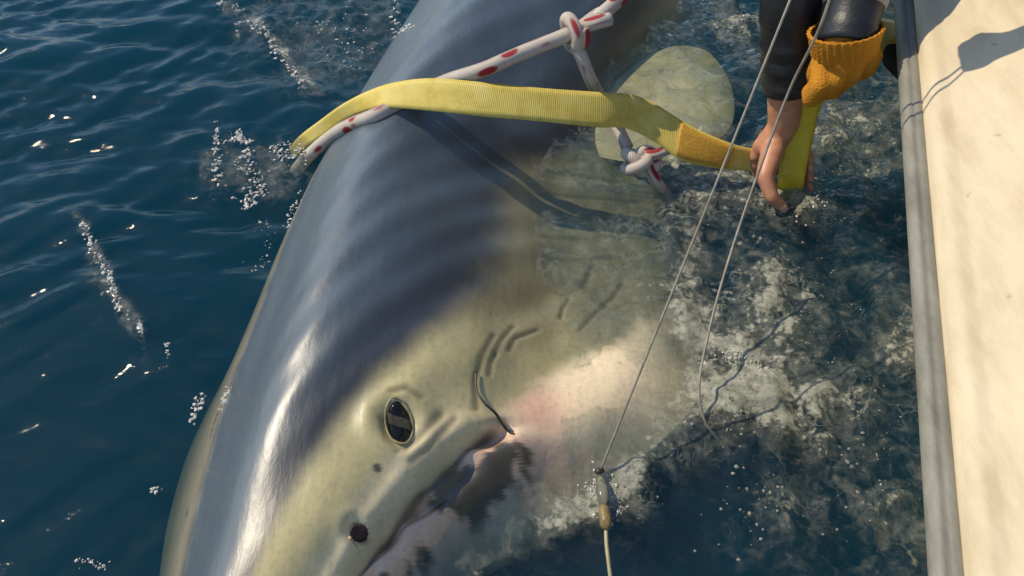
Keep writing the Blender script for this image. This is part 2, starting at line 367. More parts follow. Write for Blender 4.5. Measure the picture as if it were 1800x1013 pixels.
# ------------------------------------------------------------------ shark
ST = [  # y, then nine points across the upturned flank: dorsal edge, ridge, back, back, shade line, eye line, lip, throat, belly edge
 (.135, [(-.395,.000),(-.390,.015),(-.380,.027),(-.370,.032),(-.360,.032),(-.350,.026),(-.342,.015),(-.338,.002),(-.336,-.012)]),
 (.165, [(-.430,-.04),(-.415,-.005),(-.395,.035),(-.376,.060),(-.354,.060),(-.332,.048),(-.312,.022),(-.303,.000),(-.298,-.03)]),
 (.25,  [(-.470,-.09),(-.437,-.04),(-.385,.045),(-.352,.080),(-.318,.085),(-.285,.070),(-.245,.030),(-.215,-.02),(-.185,-.07)]),
 (.37,  [(-.495,-.13),(-.452,-.055),(-.380,.045),(-.335,.095),(-.285,.110),(-.235,.098),(-.186,.050),(-.125,-.016),(-.085,-.080)]),
 (.50,  [(-.520,-.15),(-.462,-.060),(-.375,.060),(-.305,.130),(-.228,.128),(-.158,.110),(-.090,.070),(.015,-.012),(.105,-.066)]),
 (.62,  [(-.525,-.16),(-.460,-.060),(-.370,.065),(-.275,.150),(-.155,.128),(-.075,.095),(.020,.030),(.145,.000),(.258,-.055)]),
 (.80,  [(-.500,-.17),(-.440,-.060),(-.355,.065),(-.240,.150),(-.045,.072),(.050,.006),(.135,-.018),(.230,-.024),(.315,-.085)]),
 (1.10, [(-.460,-.19),(-.405,-.060),(-.325,.060),(-.205,.140),(-.020,.038),(.080,-.025),(.190,-.055),(.290,-.10),(.380,-.21)]),
 (1.40, [(-.400,-.20),(-.335,-.060),(-.250,.070),(-.100,.155),(.050,.115),(.150,.040),(.232,-.068),(.340,-.13),(.450,-.25)]),
 (1.75, [(-.330,-.20),(-.245,-.060),(-.150,.080),(.010,.165),(.160,.150),(.290,.090),(.390,.010),(.470,-.09),(.530,-.25)]),
 (2.30, [(-.19,-.20),(-.12,-.02),(-.04,.08),(.08,.13),(.20,.11),(.30,.04),(.37,-.05),(.43,-.15),(.47,-.27)]),
 (3.00, [(.06,-.22),(.09,-.10),(.14,-.02),(.20,.02),(.27,.01),(.33,-.03),(.37,-.08),(.40,-.15),(.42,-.22)]),
 (3.60, [(.27,-.20),(.28,-.16),(.30,-.13),(.32,-.11),(.345,-.11),(.37,-.13),(.385,-.15),(.39,-.18),(.395,-.20)]),
]
ys = np.array([s[0] for s in ST]); CT = np.array([s[1] for s in ST])           # (k,9,2)
def pchip(x, y, xq):
    h = np.diff(x); dl = np.diff(y, axis=0)/h[:, None]; m = np.zeros_like(y)
    m[0], m[-1] = dl[0], dl[-1]
    for i in range(1, len(x)-1): m[i] = (dl[i-1]*h[i]+dl[i]*h[i-1])/(h[i]+h[i-1])
    i = np.clip(np.searchsorted(x, xq)-1, 0, len(x)-2); t = ((xq-x[i])/h[i])[:, None]; hh = h[i][:, None]
    return (2*t**3-3*t**2+1)*y[i]+(t**3-2*t**2+t)*hh*m[i]+(-2*t**3+3*t**2)*y[i+1]+(t**3-t**2)*hh*m[i+1]
YQ = np.concatenate([np.linspace(.135, .20, 14)[:-1], np.linspace(.20, 1.95, 560), np.linspace(1.97, 3.6, 60)])
NU, NL = 230, 36
prof = pchip(ys, CT.reshape(len(ys), -1), YQ).reshape(len(YQ), 9, 2)
TU = np.linspace(0, 8, NU)
def base_skin(u, v):
    z = .08
    for _ in range(14):
        q = P(u, v, z); i = int(np.argmin(abs(YQ-q.y))); r = catmull(prof[i], NU); z = .5*z+.5*float(np.interp(q.x, r[:, 0], r[:, 1]))
    return P(u, v, z)
EC, NC = base_skin(701, 742), base_skin(632, 940)
def seg_d(x, y, a, b):
    bx, by = b.x-a.x, b.y-a.y; t = np.clip(((x-a.x)*bx+(y-a.y)*by)/(bx*bx+by*by), 0, 1); return np.hypot(x-a.x-t*bx, y-a.y-t*by)
GROOVES = [([base_skin(u, v) for u, v in pl], w) for pl, w in [([(895, 615), (905, 595), (945, 580)], .0035), ([(870, 622), (880, 600), (902, 575)], .0035), ([(838, 720), (836, 670), (848, 625), (868, 590)], .0040),
    ([(1020, 578), (1050, 548), (1076, 525), (1095, 495)], .0040), ([(1025, 505), (1035, 480), (1043, 462)], .0045), ([(985, 560), (990, 540), (1000, 525)], .0030), ([(860, 660), (862, 640), (870, 622)], .003),
    ([(715, 790), (745, 765), (775, 730)], .006), ([(725, 815), (752, 795), (800, 740)], .005), ([(690, 690), (715, 685), (740, 700)], .005), ([(672, 735), (680, 765), (700, 795)], .004)]]
groove = np.zeros((len(YQ), NU+NL))
body = np.zeros((len(YQ), NU+NL, 3)); tpar = np.zeros((len(YQ), NU+NL))
lip_y = lambda y: smooth(.20, .30, y)*smooth(.575, .545, y)
for i, y in enumerate(YQ):
    up = catmull(prof[i], NU); x, z = up[:, 0].copy(), up[:, 1].copy()
    # mouth: overhanging upper lip, a deep groove, then the lower jaw
    g = lip_y(np.array([y]))[0]
    z -= g*(.022+.005*math.sin(67*y)+.003*math.sin(191*y))*np.exp(-((TU-6.14-.03*math.sin(47*y)-.02*math.sin(113*y+2))/.10)**2); z += g*.002*np.sin(83*y+40*x+2*np.sin(31*y))*np.sin(71*x+29*y+1.5*np.sin(23*x+17*y))*smooth(6.2, 6.4, TU)*smooth(7.6, 7.0, TU); z += g*.006*np.exp(-((TU-5.80)/.22)**2); z -= g*(.015+.005*math.sin(57*y+1)+.004*math.sin(131*y))*np.exp(-((TU-6.30-.05*math.sin(43*y))/.15)**2); z += g*.006*np.exp(-((TU-6.62)/.30)**2)
    # gill slits on the shoulder
    for yg in (.93, .985, 1.04, 1.095, 1.15):
        z -= .004*np.exp(-((y-(yg+.02*(TU-5.5)))/.006)**2)*smooth(4.7, 5.0, TU)*smooth(6.9, 6.5, TU)
    # brow and socket round the eye, soft hollow under it, gentle muscle folds
    ex, ey = EC.x, EC.y
    de = np.hypot((x-ex), (y-ey)); z += .006*np.exp(-((de-.036)/.016)**2) - .010*np.exp(-(de/.022)**2)
    dn = np.hypot(x-NC.x, y-NC.y); z -= .008*np.exp(-(dn/.012)**2); z += .004*np.exp(-((dn-.018)/.010)**2)
    q_ = -.78*x+.62*y
    z += .0012*np.sin(2*math.pi*q_/.105+.9*math.sin(9*y)+2.0*np.sin(7*x))*smooth(.50, .72, y)*smooth(1.35, 1.1, y)*smooth(2.5, 3.2, TU)*smooth(5.0, 4.2, TU)
    z += .0010*np.sin(2*math.pi*q_/.055+1.3+2*np.sin(11*x))*smooth(.45, .6, y)*smooth(2.2, 3.0, TU)*smooth(6.5, 5.2, TU)
    for (pl, wd) in GROOVES:
        dg_ = np.min([seg_d(x, y, a, b) for a, b in zip(pl[:-1], pl[1:])], axis=0); z -= .0032*np.exp(-(dg_/wd)**2); groove[i, :NU] = np.maximum(groove[i, :NU], np.exp(-(dg_/wd)**2))
    V8, D0 = up[-1], up[0]
    lw = []
    for k in range(NL):                                       # the hidden underside
        a = math.pi*(k+1)/(NL+1); c = (V8+D0)/2; h = (V8-D0)/2; depth = np.linalg.norm(h)*.62
        nrm = np.array([h[1], -h[0]]); nrm /= np.linalg.norm(nrm)+1e-9
        lw.append(c + h*math.cos(a) + nrm*depth*math.sin(a))
    lw = np.array(lw)
    body[i, :NU, 0], body[i, :NU, 2] = x, z; body[i, NU:, 0], body[i, NU:, 2] = lw[:, 0], lw[:, 1]; body[i, :, 1] = y
    tpar[i, :NU] = TU; tpar[i, NU:] = 8+8*np.arange(1, NL+1)/(NL+1)
m_ = NU+NL; nS = len(YQ)
V = body.reshape(-1, 3); Fc = [(i*m_+j, (i+1)*m_+j, (i+1)*m_+(j+1) % m_, i*m_+(j+1) % m_) for i in range(nS-1) for j in range(m_)]
Fc.append(tuple(range(m_))); Fc.append(tuple((nS-1)*m_+j for j in range(m_-1, -1, -1)))
# countershading as pigment carried by the skin
Yv, Xv, Tv = body[..., 1], body[..., 0], tpar
rs = np.random.RandomState(2)
def fbm(a, b, sc):
    r = np.zeros_like(a)
    for o in range(5):
        th = rs.rand(3)*6.28; k = sc*1.9**o
        r += .6**o*np.sin(k*(a*math.cos(th[0])+b*math.sin(th[0]))+th[1]+1.3*np.sin(k*.7*(b*math.cos(th[0])-a*math.sin(th[0]))+th[2]))
    return r/1.8
nz, nz2 = fbm(Xv, Yv, 22), fbm(Xv, Yv, 60)
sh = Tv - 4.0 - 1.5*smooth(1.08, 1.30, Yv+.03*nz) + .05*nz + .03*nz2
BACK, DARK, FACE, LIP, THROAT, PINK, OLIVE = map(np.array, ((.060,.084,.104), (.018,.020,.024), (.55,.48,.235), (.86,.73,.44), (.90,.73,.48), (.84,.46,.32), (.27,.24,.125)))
def mixc(a, b, f): return a*(1-f[..., None])+b*f[..., None]
col = np.broadcast_to(BACK, Xv.shape+(3,)).copy()
col = mixc(col, np.broadcast_to(np.array((.44,.36,.26)), col.shape), smooth(1.62, 1.25, Tv+.06*nz))     # browner along the dorsal edge
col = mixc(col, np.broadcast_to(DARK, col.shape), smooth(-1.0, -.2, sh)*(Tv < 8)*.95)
pale = smooth(-.20, .42, sh)*(Tv < 11)
facecol = mixc(np.broadcast_to(OLIVE, col.shape), np.broadcast_to(FACE, col.shape), smooth(.80, .58, Yv+.04*nz))
facecol = mixc(facecol, np.broadcast_to(LIP, col.shape), smooth(5.05, 5.75, Tv+.15*nz)*smooth(.62, .50, Yv))
facecol = mixc(facecol, np.broadcast_to(THROAT, col.shape), smooth(.022, -.022, Yv-(.590+.93*Xv)+.012*nz+.008*nz2)*smooth(5.5, 5.9, Tv)*smooth(.5, .56, Yv))
facecol = mixc(facecol, np.broadcast_to(THROAT*.8, col.shape), smooth(6.2, 6.8, Tv)*smooth(.95, 1.2, Yv))
facecol = mixc(facecol, np.broadcast_to(PINK, col.shape), np.exp(-((Xv-.035)/.045)**2-((Yv-.595)/.04)**2)*.8*smooth(.03, -.01, Yv-(.59+.93*Xv)))
jaw = smooth(6.05, 6.25, Tv)*smooth(.565, .545, Yv)
jawc = mixc(np.broadcast_to(np.array((.82,.56,.39)), col.shape), np.broadcast_to(np.array((.09,.075,.05)), col.shape), np.clip(smooth(.0, .45, nz2*.9+.3*nz-.30+1.0*np.exp(-((Xv+.035)/.09)**2-((Yv-.475)/.07)**2)), 0, 1)*smooth(7.5, 6.9, Tv))
facecol = mixc(facecol, jawc, jaw)
col = mixc(col, facecol, pale)
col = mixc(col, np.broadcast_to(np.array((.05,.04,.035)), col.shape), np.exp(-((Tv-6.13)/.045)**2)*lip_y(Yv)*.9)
dn = np.hypot(Xv-NC.x, Yv-NC.y); col = mixc(col, np.broadcast_to(np.array((.03,.015,.015)), col.shape), smooth(.013, .007, dn)*.8*(Tv < 8))
# freckles and old scars
for (u, v, r) in [(660, 818, .009), (618, 905, .004), (690, 672, .003)]:
    c = P(u, v, .11); q = np.hypot((Xv-c.x), (Yv-c.y)*1.2)+.003*nz2; col = mixc(col, np.broadcast_to(np.array((.11,.09,.05)), col.shape), smooth(r, r*.6, q)*(Tv < 8))
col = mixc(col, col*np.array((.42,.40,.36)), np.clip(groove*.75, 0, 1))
col = np.clip(col, .01, .9)
def shark_mat():
    m, n, l, p = new_mat('shark_skin')
    a = n.new('ShaderNodeAttribute'); a.attribute_name = 'pigment'
    t = noise_node(n, l, 130, 4, .6); t2 = noise_node(n, l, 4.5, 3, .45, 'Object', (3.0, .9, 2))
    mlt = n.new('ShaderNodeMix'); mlt.data_type = 'RGBA'; mlt.blend_type = 'MULTIPLY'; mlt.inputs[0].default_value = 1
    r = ramp(n, l, t.outputs['Fac'], [(.24, (.78, .78, .76)), (.46, (.98, .98, .98)), (.7, (1.08, 1.07, 1.05))])
    l.new(a.outputs['Color'], mlt.inputs[6]); l.new(r.outputs[0], mlt.inputs[7])
    m2 = n.new('ShaderNodeMix'); m2.data_type = 'RGBA'; m2.blend_type = 'MULTIPLY'; m2.inputs[0].default_value = 1
    r2_ = ramp(n, l, t2.outputs['Fac'], [(.3, (.82, .83, .85)), (.7, (1.12, 1.11, 1.08))]); l.new(mlt.outputs[2], m2.inputs[6]); l.new(r2_.outputs[0], m2.inputs[7])
    l.new(m2.outputs[2], p.inputs['Base Color'])
    p.inputs['Roughness'].default_value = .5; p.inputs['Specular IOR Level'].default_value = .4
    p.inputs['Coat Weight'].default_value = .9; p.inputs['Coat Roughness'].default_value = .37; p.inputs['Coat IOR'].default_value = 1.7
    t3 = noise_node(n, l, 60, 5, .65, 'Object', (1.6, .5, 1)); b_ = bump(n, l, t3.outputs['Fac'], .0018, .30, p.inputs['Normal']); b = bump(n, l, t2.outputs['Fac'], .012, .35, p.inputs['Normal'], b_.outputs[0]); l.new(b.outputs[0], p.inputs['Coat Normal'])
    return m
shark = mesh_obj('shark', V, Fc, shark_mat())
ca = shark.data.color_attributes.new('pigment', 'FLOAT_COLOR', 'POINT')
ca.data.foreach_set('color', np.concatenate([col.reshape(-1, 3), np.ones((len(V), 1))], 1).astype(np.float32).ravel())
tag(shark, 'large grey and cream shark lying on its side at the water surface', 'shark')
def skin_z(x, y):
    i = int(np.argmin(abs(YQ-y))); row = body[i, :NU]; return float(np.interp(x, row[:, 0], row[:, 2]))
# eye: dark ball in a socket with a pale membrane sliding over it and a raised lid rim
def disc_patch(cx, cy, a, b, rot, lift, dome, n=28, rings=6):
    V = [(cx, cy, skin_z(cx, cy)+lift+dome)]; Fc = []
    for k in range(1, rings+1):
        f = k/rings
        for j in range(n):
            t = 2*math.pi*j/n; px, py = a*f*math.cos(t), b*f*math.sin(t)
            x = cx+px*math.cos(rot)-py*math.sin(rot); y = cy+px*math.sin(rot)+py*math.cos(rot)
            V.append((x, y, skin_z(x, y)+lift*(1-f**6)+dome*(1-f*f)-.002*(f > .99)))
    for j in range(n): Fc.append((0, 1+j, 1+(j+1) % n))
    for k in range(rings-1):
        for j in range(n):
            a0 = 1+k*n; Fc.append((a0+j, a0+n+j, a0+n+(j+1) % n, a0+(j+1) % n))
    return V, Fc
M_eye = noisy('eye_black', (.006, .005, .005), (.012, .010, .009), 40, .08)
M_lid = noisy('lid_skin', (.24, .21, .11), (.38, .33, .18), 90, .35)
M_memb = noisy('membrane', (.045, .04, .024), (.09, .08, .045), 120, .25)
erot = math.radians(100)
Vv, Ff = disc_patch(EC.x, EC.y, .0265, .0150, erot, .004, .007); eye = mesh_obj('eye', Vv, Ff, M_eye, shark)
eye['label'] = 'black eye half covered by a pale membrane'
rim = []
for j in range(41):
    t = 2*math.pi*j/40; px, py = .0285*math.cos(t), .0168*math.sin(t)
    x = EC.x+px*math.cos(erot)-py*math.sin(erot); y = EC.y+px*math.sin(erot)+py*math.cos(erot); rim.append((x, y, skin_z(x, y)+.002))
Vv, Ff, _ = tube(rim, .0013, 8, False); mesh_obj('eyelid', Vv, Ff, M_lid, eye)
band = [(-.004, -.0135), (-.001, -.004), (.001, .005), (.004, .0125)]
Vv = []
for (px, py) in catmull([(p[0], p[1], 0) for p in band], 14)[:, :2]:
    for o in (-.0068, 0, .0068):
        qx, qy = px+o, py; x = EC.x+qx*math.cos(erot)-qy*math.sin(erot); y = EC.y+qx*math.sin(erot)+qy*math.cos(erot)
        f = min(1, math.hypot(qx/.0265, qy/.015)); Vv.append((x, y, skin_z(x, y)+.004+.007*(1-f*f)+(.0026 if o == 0 else .0006)))
mesh_obj('membrane', Vv, [(i*3+j, i*3+j+1, i*3+j+4, i*3+j+3) for i in range(13) for j in range(2)], M_memb, eye)
M_nos = noisy('nostril_dark', (.030, .012, .014), (.055, .022, .024), 80, .3)
Vv, Ff = disc_patch(NC.x, NC.y, .0118, .0078, math.radians(38), .0035, .000); mesh_obj('nostril', Vv, Ff, M_nos, shark)
M_scar = noisy('scar', (.09, .08, .05), (.17, .15, .09), 90, .5)
def skin_line(name, pix, r, mat, lift=.0, n=18, parent=shark):
    pts = []
    for (u, v) in pix:
        z = .08
        for _ in range(8): q = P(u, v, z); z = skin_z(q.x, q.y)
        pts.append((q.x, q.y, z+lift))
    c = catmull(pts, n); k = np.sin(np.linspace(.12, math.pi-.12, n))
    for i in range(n): c[i][2] = skin_z(c[i][0], c[i][1])+lift
    Vv, Ff, _ = tube(c, r*.8*k, 6); return mesh_obj(name, Vv, Ff, mat, parent)
M_pit = noisy('nose_fold', (.50, .33, .22), (.62, .43, .30), 90, .4)
skin_line('nostril_fold', [(622, 958), (626, 975), (640, 992)], .0030, M_pit, .001)
# fins
def blade(name, root_a, root_b, tip, thick, mat, parent, tip_w=.25, ns=14, nc=16):
    ra, rb, tp = (np.array(tuple(q), float) for q in (root_a, root_b, tip)); Vv, Ff = [], []
    nrm = np.cross(rb-ra, tp-ra); nrm /= np.linalg.norm(nrm)
    for i in range(ns):
        f = i/(ns-1); a = ra+(tp-ra)*f + (rb-ra)*.12*math.sin(f*math.pi); b = rb+(tp-rb)*f - (rb-ra)*.18*math.sin(f*math.pi)
        b = a+(b-a)*max(1-f**3*(1-.06), .06)
        for j in range(nc):
            t = 2*math.pi*j/nc; c = .5-.5*math.cos(t); h = thick*(1-f*.8)*math.sin(t)*(1-.5*c)
            Vv.append(a+(b-a)*c+nrm*h)
    Ff = [(i*nc+j, i*nc+(j+1) % nc, (i+1)*nc+(j+1) % nc, (i+1)*nc+j) for i in range(ns-1) for j in range(nc)]
    Ff += [tuple(range(nc-1, -1, -1)), tuple((ns-1)*nc+j for j in range(nc))]
    return mesh_obj(name, Vv, Ff, mat, parent)
M_fin = noisy('fin_skin', (.42, .36, .18), (.76, .66, .38), 9, .4)
M_finback = noisy('fin_back', (.09, .10, .11), (.13, .14, .15), 14, .35)
fo = catmull([(*P(u, v, 0).xy, 0) for u, v in [(960, 190), (1020, 120), (1110, 75), (1180, 48), (1245, 50), (1284, 88), (1300, 135), (1294, 185), (1250, 222), (1190, 246), (1110, 250), (1020, 230), (960, 190)]], 60)[:-1]
fc_ = fo.mean(0); Vv, Ff = [], []; NR = 8
for sg in (1, -1):
    for k in range(NR+1):
        f = k/NR
        for p in fo:
            q = fc_+(p-fc_)*f; Vv.append((q[0], q[1], -.050-.06*max(0, q[0]-.36)+sg*.022*math.sqrt(max(0, 1-f*f))*(1 if sg > 0 else .6)))
mF = len(fo); 
for sg in (0, 1):
    o0 = sg*(NR+1)*mF
    for k in range(NR):
        for j in range(mF):
            q4 = (o0+k*mF+j, o0+(k+1)*mF+j, o0+(k+1)*mF+(j+1) % mF, o0+k*mF+(j+1) % mF); Ff.append(q4 if sg == 0 else q4[::-1])
mesh_obj('pectoral_fin', Vv, Ff, M_fin, shark)
blade('dorsal_fin', (-.22, 1.95, -.05), (-.10, 2.35, -.10), (-.62, 2.40, -.12), .03, M_finback, shark)
blade('tail_fin', (.30, 3.50, -.15), (.34, 3.66, -.15), (-.20, 4.05, -.12), .02, M_finback, shark)
blade('tail_fin', (.34, 3.50, -.18), (.36, 3.66, -.17), (.75, 3.95, -.22), .02, M_finback, shark)

# ------------------------------------------------------------------ yellow webbing strap
def web_mat():
    m, n, l, p = new_mat('yellow_webbing'); uv = n.new('ShaderNodeUVMap'); w = n.new('ShaderNodeTexWave')
    w.inputs['Scale'].default_value = 90; w.inputs['Distortion'].default_value = .4; w.bands_direction = 'X'; l.new(uv.outputs[0], w.inputs['Vector'])
    t = noise_node(n, l, 26, 6, .65); r = ramp(n, l, t.outputs['Fac'], [(.28, (.60, .45, .075)), (.5, (.80, .63, .13)), (.75, (.86, .73, .24))])
    mx = n.new('ShaderNodeMix'); mx.data_type = 'RGBA'; mx.blend_type = 'MULTIPLY'; mx.inputs[0].default_value = .22
    l.new(r.outputs[0], mx.inputs[6]); l.new(w.outputs['Color'], mx.inputs[7]); l.new(mx.outputs[2], p.inputs['Base Color'])
    p.inputs['Roughness'].default_value = .55; bump(n, l, w.outputs['Fac'], .0008, .5, p.inputs['Normal']); return m
M_web = web_mat()
def ribbon(name, edges, n, thick, mat, parent=None, nc=7):
    A = catmull([e[0] for e in edges], n); Bq = catmull([e[1] for e in edges], n); Vv, Uu, Ff = [], [], []; L = 0
    T = np.gradient((A+Bq)/2, axis=0)
    for i in range(n):
        if i: L += np.linalg.norm((A[i]+Bq[i]-A[i-1]-Bq[i-1])/2)
        nn = np.cross(T[i], Bq[i]-A[i]); nn /= np.linalg.norm(nn)+1e-9
        for sgn in (1, -1):
            for j in range(nc):
                f = j/(nc-1); f = f if sgn == 1 else 1-f
                e = 1-.6*(j in (0, nc-1)); Vv.append(A[i]+(Bq[i]-A[i])*f+nn*thick/2*sgn*e); Uu.append((L, f*.07))
    m = 2*nc
    Ff = [(i*m+j, i*m+(j+1) % m, (i+1)*m+(j+1) % m, (i+1)*m+j) for i in range(n-1) for j in range(m)]
    Ff += [tuple(range(m-1, -1, -1)), tuple((n-1)*m+j for j in range(m))]
    return mesh_obj(name, Vv, Ff, mat, parent, True, Uu), A, Bq
ED = [((508, 262, -.05), (520, 280, -.06)), ((526, 240, .00), (540, 258, -.01)), ((562, 212, .05), (578, 232, .035)), ((604, 182, .105), (618, 206, .085)), ((655, 157, .155), (668, 190, .135)), ((705, 143, .185), (720, 192, .160)),
      ((765, 138, .20), (785, 198, .170)), ((850, 145, .20), (862, 206, .165)), ((950, 155, .185), (955, 214, .15)), ((1050, 162, .165), (1050, 224, .125)), ((1108, 166, .15), (1100, 226, .105)),
      ((1150, 182, .13), (1152, 250, .085)), ((1215, 222, .10), (1200, 283, .06)), ((1285, 252, .075), (1268, 297, .035)), ((1325, 262, .06), (1312, 300, .02)), ((1355, 268, .05), (1350, 312, .01))]
def over(u, v, z, gap):
    for _ in range(10):
        q = P(u, v, z); z = max(z, skin_z(q.x, q.y)+gap)
    return P(u, v, z)
strap, SA, SB = ribbon('webbing_strap', [(over(*a, .016), over(*b, .008)) for a, b in ED], 130, .0035, M_web)
tag(strap, 'wide yellow webbing strap pulled taut across the shark behind its head', 'strap')
# sewn end patch in darker orange thread
M_patch = noisy('orange_stitching', (.50, .25, .02), (.66, .38, .05), 160, .6, 300, .001)
i0, i1 = [int(np.argmin(abs(np.array([p[0] for p in (SA+SB)/2])-P(u, 265, .07).x))) for u in (1192, 1288)]
pe = []
for i in range(i0, i1+1, 2):
    nn = np.cross(SA[min(i+1, len(SA)-1)]-SA[i-1], SB[i]-SA[i]); nn /= np.linalg.norm(nn); nn *= 1 if nn[2] > 0 else -1
    pe.append((SA[i]+(SB[i]-SA[i])*.08+nn*.0028, SA[i]+(SB[i]-SA[i])*.94+nn*.0028))
ribbon('stitched_patch', pe, 24, .003, M_patch, strap)
# second strap: from the water through both hands and under the rail
def wet_web():
    m = M_web.copy(); m.name = 'wet_yellow_webbing'; p = m.node_tree.nodes['Principled BSDF']; p.inputs['Roughness'].default_value = .22; p.inputs['Coat Weight'].default_value = .4
    for nd in m.node_tree.nodes:
        if nd.type == 'VALTORGB':
            for e, c in zip(nd.color_ramp.elements, [(.66, .48, .012, 1), (.80, .62, .03, 1), (.85, .68, .07, 1)]): e.color = c
    return m
ED2 = [((1372, 352, -.30), (1404, 352, -.30)), ((1364, 345, -.06), (1406, 350, -.06)), ((1366, 320, .01), (1412, 328, .01)), ((1372, 280, .055), (1420, 286, .055)), ((1385, 235, .10), (1430, 240, .10)), ((1402, 180, .165), (1444, 186, .165)), ((1424, 135, .22), (1472, 160, .22)),
       ((1462, 98, .265), (1500, 135, .26)), ((1510, 66, .275), (1540, 108, .265)), ((1540, 36, .262), (1562, 78, .255)), ((1565, 36, .235), (1590, 80, .225)), ((1590, 45, .20), (1612, 85, .185))]
strap2, _, _ = ribbon('webbing_strap', [(P(*a), P(*b)) for a, b in ED2], 90, .004, wet_web())
tag(strap2, 'wet yellow webbing strap held by a bare hand and an orange glove', 'strap')

# ------------------------------------------------------------------ red flecked rope
def rope_mat():
    m, n, l, p = new_mat('white_red_rope'); uv = n.new('ShaderNodeUVMap'); mp = n.new('ShaderNodeMapping'); mp.inputs['Scale'].default_value = (17, 3.0, 1); mp.inputs['Rotation'].default_value = (0, 0, .0)
    l.new(uv.outputs[0], mp.inputs[0]); v = n.new('ShaderNodeTexVoronoi'); v.inputs['Scale'].default_value = 1.0; v.inputs['Randomness'].default_value = .75; l.new(mp.outputs[0], v.inputs['Vector'])
    r = ramp(n, l, v.outputs['Distance'], [(.0, (.42, .015, .02)), (.27, (.40, .02, .03)), (.35, (.70, .60, .50)), (1, (.76, .68, .58))])
    t = noise_node(n, l, 40, 5, .6); mx = n.new('ShaderNodeMix'); mx.data_type = 'RGBA'; mx.blend_type = 'MULTIPLY'; mx.inputs[0].default_value = .35
    l.new(r.outputs[0], mx.inputs[6]); l.new(t.outputs['Fac'], mx.inputs[7]); l.new(mx.outputs[2], p.inputs['Base Color']); p.inputs['Roughness'].default_value = .7
    mp2 = n.new('ShaderNodeMapping'); mp2.inputs['Scale'].default_value = (160, 8, 1); mp2.inputs['Rotation'].default_value = (0, 0, .5); l.new(uv.outputs[0], mp2.inputs[0])
    w = n.new('ShaderNodeTexWave'); w.inputs['Scale'].default_value = 1.0; l.new(mp2.outputs[0], w.inputs['Vector']); bump(n, l, w.outputs['Fac'], .0012, .6, p.inputs['Normal']); return m
M_rope = rope_mat()
def rope(name, pts, r, n=90, parent=None, seg=14, mat=None):
    c = catmull(pts, n); Vv, Ff, Uu = tube(c, r, seg); return mesh_obj(name, Vv, Ff, mat or M_rope, parent, True, Uu)
hit = P(1004, 58, .25)
cc0 = B(2.25, .22, .432)-boat.location                          # horn cleat that takes the rope
Vv, Ff, _ = tube([cc0+boat_e*a+Vector((0, 0, h)) for a, h in ((-.075, .052), (-.05, .044), (0, .040), (.05, .044), (.075, .052))], [.006, .009, .011, .009, .006], 10); cleat = mesh_obj('cleat', Vv, Ff, noisy('steel', (.35, .35, .34), (.5, .5, .48), 40, .3), boat)
Vv, Ff, _ = tube([cc0+Vector((0, 0, -.02)), cc0+Vector((0, 0, .0)), cc0+Vector((0, 0, .038))], [.03, .02, .012], 12); mesh_obj('cleat_post', Vv, Ff, cleat.data.materials[0], cleat)
rp1 = [B(2.24, .215, .452), B(2.16, .13, .395), B(2.06, .02, .330), Vector((.54, 1.74, .295)), P(1090, -2, .27), P(1050, 28, .26), hit, P(930, 88, .235), P(850, 122, .215), P(780, 145, .18), over(712, 178, .14, .004), over(655, 205, .10, .006), over(608, 224, .08, .008), over(575, 246, .03, .008), P(545, 272, -.01), P(520, 300, -.07)]
rope1 = rope('rope', rp1, .0125, 150); tag(rope1, 'thick white rope with red flecks running from the boat under the yellow strap', 'rope')
# lighter rope: a hitch round the first one, down behind the strap to a knot by the gills
def around(c, ax, r, a0, turns, adv, n=20):
    ax = Vector(ax).normalized(); u = ax.cross(Vector((0, 0, 1))).normalized(); w = ax.cross(u)
    return [c+ax*(adv*i/n)+u*(r*math.cos(a0+turns*6.283*i/n))+w*(r*math.sin(a0+turns*6.283*i/n)) for i in range(n+1)]
axh = (P(1050, 28, .26)-P(930, 88, .235)).normalized()
loop = around(hit+axh*.012, axh, .0235, -.6, 1.35, -.016, 22)
rope2 = rope('rope', loop+[P(1018, 92, .225), P(1036, 135, .18), P(1053, 168, .125), P(1072, 200, .085), P(1092, 238, .070), P(1104, 262, .055)], .0112, 110)
tag(rope2, 'shorter white rope with red flecks hitched around the thick rope and knotted by the water', 'rope')
stub0 = hit+axh*.022+Vector((.004, -.012, .010)); rope('rope_end', [stub0, stub0+axh*.02+Vector((.004, -.010, .004)), stub0+axh*.040+Vector((.006, -.010, .0))], .0112, 8, rope2)
kc = P(1124, 284, .05); kn = []
for i in range(60):
    t = 2*math.pi*i/60*2; rr = .020+.010*math.cos(1.5*t)
    kn.append(kc+Vector((rr*math.cos(t), rr*.8*math.sin(t), .013*math.sin(1.5*t))))
rope('knot', kn+[kn[0]], .0108, 100, rope2)
rope('rope_end', [kc+Vector((.01, .0, .012)), P(1158, 270, .066), P(1186, 258, .068)], .0095, 12, rope2)
rope('rope_end', [kc+Vector((.012, -.012, .0)), P(1152, 318, .025), P(1168, 340, -.015), P(1180, 365, -.05)], .0105, 16, rope2)

